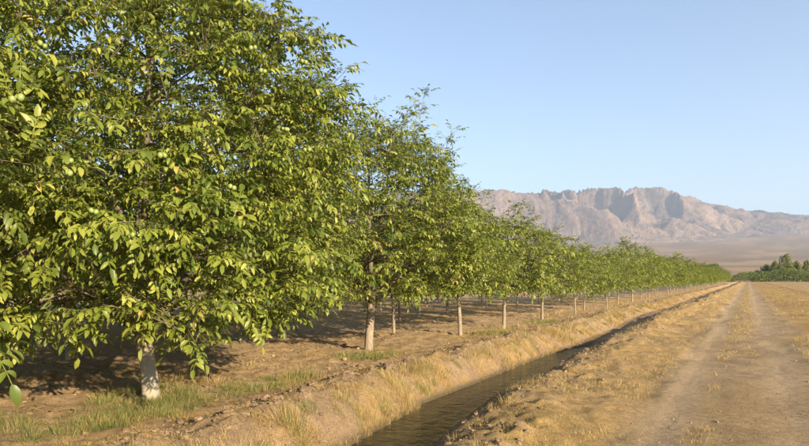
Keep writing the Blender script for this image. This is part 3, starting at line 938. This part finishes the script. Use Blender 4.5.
def tufts(name, mat, seed, centres, per, spread, h, label, tone=(0.5, 0.2), wid=0.004, maxlean=1.1):
    """centres: N x 3 (x, y, size)"""
    r = np.random.default_rng(seed)
    centres = np.asarray(centres)
    dist = np.hypot(centres[:, 0], centres[:, 1])
    k = np.maximum(5, (per * np.clip(9 / np.maximum(dist, 9), 0.06, 1) ** 0.9).astype(int))
    idx = np.repeat(np.arange(len(centres)), k)
    N = len(idx); sz = centres[idx, 2]; dd = dist[idx]
    a = r.uniform(0, 6.28, N); rad = spread * sz * np.sqrt(r.random(N))
    x = centres[idx, 0] + np.cos(a) * rad; y = centres[idx, 1] + np.sin(a) * rad
    z = height(x, y, False) - 0.01
    hg = h * sz * r.uniform(0.45, 1.1, N)
    ld = np.stack([np.cos(a) + r.normal(0, .5, N), np.sin(a) + r.normal(0, .5, N), 0 * a], -1)
    lean = np.clip(rad / (spread * sz + 1e-6) * maxlean * r.uniform(.4, 1.1, N) + r.normal(0, .15, N), 0.02, 1.5)
    w = wid * r.uniform(.6, 1.3, N) * np.clip(dd / 9, 1, 9) ** 0.85
    V, F = blades(r, np.stack([x, y, z], -1), hg, ld, lean, w)
    tn = np.clip(np.repeat(r.normal(tone[0], tone[1], len(centres)), k) + r.normal(0, .16, N), 0, 1)
    o = mesh_obj(name, make_mesh(name, V, F, mat, False, {'rnd': np.repeat(tn, 5)}))
    tag(o, label, 'grass', kind='stuff')
    return o

gr = np.random.default_rng(21)
def scatter(n, x0, x1, y0, y1, s0, s1, power=1.7, follow=True, keep=None):
    y = y0 + (y1 - y0) * gr.random(n) ** power
    x = gr.uniform(x0, x1, n)
    if keep is not None:
        k = keep(x, y); x = x[k]; y = y[k]
    if follow: x = x - ditch_w(x) * meander(y)
    return np.stack([x, y, gr.uniform(s0, s1, len(x))], -1)

# left bank of the ditch: golden tufts leaning over the water
c1 = scatter(1500, -5.1, -4.45, 1.0, 120, 0.35, 1.05, 1.9, True, lambda x, y: fbm(x / 0.9, y / 0.9, 80, 2) > 0.47)
c1b = scatter(170, -6.4, -5.1, 1.0, 120, 0.3, 0.8, 1.9, True, lambda x, y: fbm(x / 1.1, y / 1.4, 81, 2) > 0.52)
c1c = scatter(70, -5.0, -4.6, 2.0, 60, 1.2, 1.7, 1.6)
c1[:, 2] *= np.interp(c1[:, 1], [5, 10], [0.75, 1.0])
tufts('dry_grass', STRAW, 301, np.concatenate([c1, c1b, c1c, c1c, c1c]), 85, 0.17, 0.19, 'golden dry grass tufts overhanging the far bank of the ditch', (0.5, 0.2), 0.0032, 1.45)
c1d = scatter(1300, -6.2, -4.5, 1.5, 45, 0.5, 1.2, 1.7, True, lambda x, y: fbm(x / 0.7, y / 0.7, 90, 2) > 0.42)
tufts('dry_grass', STRAW, 310, c1d, 46, 0.15, 0.085, 'short matted straw covering the crest of the far ditch bank', (0.55, 0.22), 0.0035, 1.5)
c1e = scatter(700, -3.2, -2.2, 1.5, 40, 0.5, 1.2, 1.7, True, lambda x, y: fbm(x / 0.7, y / 0.7, 91, 2) > 0.42)
tufts('dry_grass', STRAW, 311, c1e, 46, 0.15, 0.08, 'short matted straw covering the crest of the bank beside the road', (0.5, 0.22), 0.0035, 1.5)
# tree row strip: dry and green
c2 = scatter(1000, -9.6, -6.2, 0.5, 110, 0.5, 1.1, 1.9, True, lambda x, y: (fbm(x / 1.6, y / 2.6, 82, 2) > 0.52) & (np.abs(x + 7.2) < 1.5))
tufts('dry_grass', STRAW, 302, c2, 60, 0.20, 0.22, 'dry straw-coloured grass patches between the trunks of the ditch row', (0.45, 0.2))
def gpatch(n, cx, cy, rx, ry, s0, s1):
    a = gr.uniform(0, 6.28, n); q = np.sqrt(gr.random(n))
    return np.stack([cx + rx * q * np.cos(a), cy + ry * q * np.sin(a), gr.uniform(s0, s1, n)], -1)
c3 = np.concatenate([gpatch(105, -6.9, 4.9, 0.65, 1.5, .35, 1.1), gpatch(75, -6.9, 7.3, 0.5, 1.3, .35, 1.0), gpatch(45, -7.5, 5.7, .7, .7, .7, 1.3), gpatch(40, -7.8, 3.4, 0.6, 0.8, .5, 1.0),
                     gpatch(50, -7.5, 11.4, .6, 1.0, .6, 1.1), gpatch(60, -7.1, 18.0, .6, .9, .7, 1.2), gpatch(40, -7.3, 24, .6, 1.2, .6, 1.1)])
tufts('green_grass', GRASS, 303, c3, 75, 0.18, 0.19, 'green grass around the whitewashed trunk and under the ditch row', (0.52, 0.28), 0.0035, 1.4)
c3b = np.concatenate([scatter(90, -4.95, -4.55, 2, 40, 0.5, 1.0, 1.6)])
tufts('green_grass', GRASS, 304, c3b, 80, 0.13, 0.24, 'yellowish green weeds at the water line of the ditch', (0.6, 0.2))
# right bank and its slope towards the road
c4 = scatter(1500, -2.35, -1.3, 1.0, 110, 0.4, 1.0, 1.8, True, lambda x, y: fbm(x / .9, y / 1.6, 83, 2) > 0.40)
tufts('dry_grass', STRAW, 305, c4, 52, 0.20, 0.11, 'short flattened straw on the slope between ditch and road', (0.55, 0.2), 0.0035, 1.5)
c4b = scatter(90, -3.1, -2.3, 3.0, 110, 0.4, 1.0, 1.8)
tufts('dry_grass', STRAW, 306, c4b, 70, 0.15, 0.20, 'sparse dry tufts on the cloddy bank beside the road', (0.35, 0.2))
# between the ruts, and the field on the right
c5 = scatter(1100, -0.55, 0.15, 2.5, 140, 0.4, 1.1, 1.7, False, lambda x, y: fbm(x / .8, y / 2.4, 84, 2) > np.interp(y, [0, 10, 17], [0.8, 0.6, 0.3]))
tufts('dry_grass', STRAW, 307, c5, 46, 0.16, 0.12, 'low dry grass strip between the two wheel ruts', (0.55, 0.2), 0.0035, 1.4)
c6 = scatter(2600, 1.0, 5.2, 3.5, 150, 0.4, 1.0, 1.6, False, lambda x, y: fbm(x / 1.4, y / 3, 85, 2) > np.interp(x, [1, 1.5], [0.55, 0.38]))
tufts('dry_grass', STRAW, 308, c6, 42, 0.22, 0.17, 'brownish dry grass of the field edge right of the road', (0.38, 0.25))
c7 = scatter(900, 5.6, 16, 12, 200, 0.5, 1.1, 1.4, False)
tufts('dry_grass', STRAW, 309, c7, 40, 0.30, 0.14, 'pale stubble of the open field past the low berm', (0.55, 0.2))

# straw litter lying flat
def litter():
    r = np.random.default_rng(331)
    N = 60000
    yy = 1.0 + 34 * r.random(N) ** 1.8
    zone = r.random(N)
    x = np.where(zone < .40, r.uniform(-2.7, -1.1, N), np.where(zone < .58, r.uniform(-1.2, 1.6, N), np.where(zone < .72, r.uniform(-6.6, -4.9, N), r.uniform(-14, -6.2, N))))
    dens = fbm(x / .7, yy / .9, 86, 3)
    k = dens > 0.46; x = x[k]; yy = yy[k]; N = len(x)
    xw = x - ditch_w(x) * meander(yy)
    a = r.uniform(0, 6.28, N); L = r.uniform(.04, .16, N); w = r.uniform(.0018, .0045, N) * np.clip(np.hypot(xw, yy) / 8, 1, 3)
    d = np.stack([np.cos(a), np.sin(a)], -1)
    pts = []
    for s in (-.5, .5):
        px = xw + d[:, 0] * L * s; py = yy + d[:, 1] * L * s
        pz = height(px, py, True) + r.uniform(0.004, 0.02, N)
        for q in (-.5, .5):
            pts.append(np.stack([px - d[:, 1] * w * q, py + d[:, 0] * w * q, pz], -1))
    V = np.stack([pts[0], pts[1], pts[3], pts[2]], 1).reshape(-1, 3)
    rn = np.repeat(np.clip(r.normal(.6, .22, N), 0, 1), 4)
    tag(mesh_obj('straw_litter', make_mesh('straw_litter', V, np.arange(N * 4).reshape(-1, 4), STRAW, False, {'rnd': rn})), 'loose straw scattered over the banks, road and orchard floor', 'straw', kind='stuff')
litter()

def fallen():
    r = np.random.default_rng(341)
    N = 5200
    y = 0.8 + 30 * r.random(N) ** 1.6; x = r.uniform(-14, -5.6, N)
    k = fbm(x / 1.1, y / 1.1, 89, 2) > 0.42; x = x[k]; y = y[k]; N = len(x)
    a = r.uniform(0, 6.28, N); L = r.uniform(.05, .11, N); w = L * r.uniform(.3, .45, N)
    d = np.stack([np.cos(a), np.sin(a), r.normal(0, .25, N)], -1); e = np.stack([-np.sin(a), np.cos(a), r.normal(0, .3, N)], -1)
    c = np.stack([x, y, height(x, y, True) + r.uniform(.012, .03, N)], -1)
    V = np.stack([c - d * L[:, None] / 2, c + e * w[:, None] / 2, c + d * L[:, None] / 2, c - e * w[:, None] / 2 + np.array([0, 0, .008])], 1).reshape(-1, 3)
    tag(mesh_obj('fallen_leaves', make_mesh('fallen_leaves', V, np.arange(N * 4).reshape(-1, 4), STRAW, False, {'rnd': np.repeat(np.clip(r.normal(.2, .25, N), 0, 1), 4)})), 'curled brown fallen leaves on the soil under the walnut trees', 'leaves', kind='stuff')
fallen()

def ico():
    t = (1 + 5 ** .5) / 2
    v = np.array([(-1, t, 0), (1, t, 0), (-1, -t, 0), (1, -t, 0), (0, -1, t), (0, 1, t), (0, -1, -t), (0, 1, -t), (t, 0, -1), (t, 0, 1), (-t, 0, -1), (-t, 0, 1)]) / math.hypot(1, t)
    f = np.array([(0, 11, 5), (0, 5, 1), (0, 1, 7), (0, 7, 10), (0, 10, 11), (1, 5, 9), (5, 11, 4), (11, 10, 2), (10, 7, 6), (7, 1, 8), (3, 9, 4), (3, 4, 2), (3, 2, 6), (3, 6, 8), (3, 8, 9), (4, 9, 5), (2, 4, 11), (6, 2, 10), (8, 6, 7), (9, 8, 1)])
    return v, f

def clods(name, seed, x, y, s, label, colr):
    r = np.random.default_rng(seed)
    N = len(x); v0, f0 = ico()
    z = height(x, y, True)
    jit = r.uniform(0.75, 1.2, (N, 12, 1))
    sc = np.stack([r.uniform(.8, 1.4, N), r.uniform(.7, 1.2, N), r.uniform(.5, .85, N)], -1)[:, None, :]
    a = r.uniform(0, 6.28, N); ca, sa = np.cos(a)[:, None], np.sin(a)[:, None]
    P = v0[None] * jit * sc * s[:, None, None]
    Q = np.stack([P[..., 0] * ca - P[..., 1] * sa, P[..., 0] * sa + P[..., 1] * ca, P[..., 2]], -1)
    Q = Q + np.stack([x, y, z + s * 0.15], -1)[:, None, :]
    F = (f0[None] + (np.arange(N) * 12)[:, None, None]).reshape(-1, 3)
    tint = np.asarray(colr)[None] * r.uniform(.75, 1.2, (N, 1))
    o = mesh_obj(name, make_mesh(name, Q.reshape(-1, 3), F, SOIL, False, None, np.repeat(tint, 12, axis=0)))
    tag(o, label, 'soil', kind='stuff')

cr_ = np.random.default_rng(41)
N = 5000
cy = 1.2 + 50 * cr_.random(N) ** 1.9
cx_ = np.where(cr_.random(N) < .38, cr_.normal(-2.75, .36, N), cr_.normal(-5.6, .42, N))
cx_ = cx_ - ditch_w(cx_) * meander(cy)
clods('soil_clods', 42, cx_, cy, cr_.lognormal(-3.9, .5, N).clip(.008, .065), 'crumbled earth clods along the crests of the ditch banks', (0.345, 0.245, 0.155))
N = 3400
cy = 0.5 + 42 * cr_.random(N) ** 1.7
cx_ = cr_.uniform(-19, -6.6, N)
k = fbm(cx_ / 1.4, cy / 1.4, 88, 2) > .42
clods('soil_clods', 43, cx_[k], cy[k], cr_.lognormal(-3.9, .5, N).clip(.01, .07)[k], 'dry clods strewn over the tilled orchard floor', (0.37, 0.255, 0.155))
N = 900
cy = 2.5 + 25 * cr_.random(N) ** 1.7
cx_ = cr_.uniform(-1.5, 2.0, N)
clods('pebbles', 44, cx_, cy, cr_.lognormal(-4.6, .45, N).clip(.004, .03), 'small pebbles and crumbs lying on the dirt road', (0.40, 0.31, 0.21))

# ------------------------------------------------------------------ haze
def haze():
    x0, x1, y0, y1, z0, z1 = -16900, 16900, -9900, 16900, -3, 1900
    v = [(x, y, z) for z in (z0, z1) for y in (y0, y1) for x in (x0, x1)]
    f = [(0, 2, 3, 1), (4, 5, 7, 6), (0, 1, 5, 4), (2, 6, 7, 3), (0, 4, 6, 2), (1, 3, 7, 5)]
    m = bpy.data.materials.new('haze_air'); m.use_nodes = True
    nt = m.node_tree; nt.nodes.remove(nt.nodes['Principled BSDF'])
    p = nt.nodes.new('ShaderNodeVolumePrincipled')
    p.inputs['Color'].default_value = (0.62, 0.76, 1.0, 1)
    p.inputs['Density'].default_value = 9e-5
    p.inputs['Anisotropy'].default_value = 0.1
    nt.links.new(p.outputs[0], nt.nodes['Material Output'].inputs['Volume'])
    o = mesh_obj('haze', make_mesh('haze', v, f, m, False))
    tag(o, 'pale bluish haze over the plain and mountains', kind='stuff')
haze()
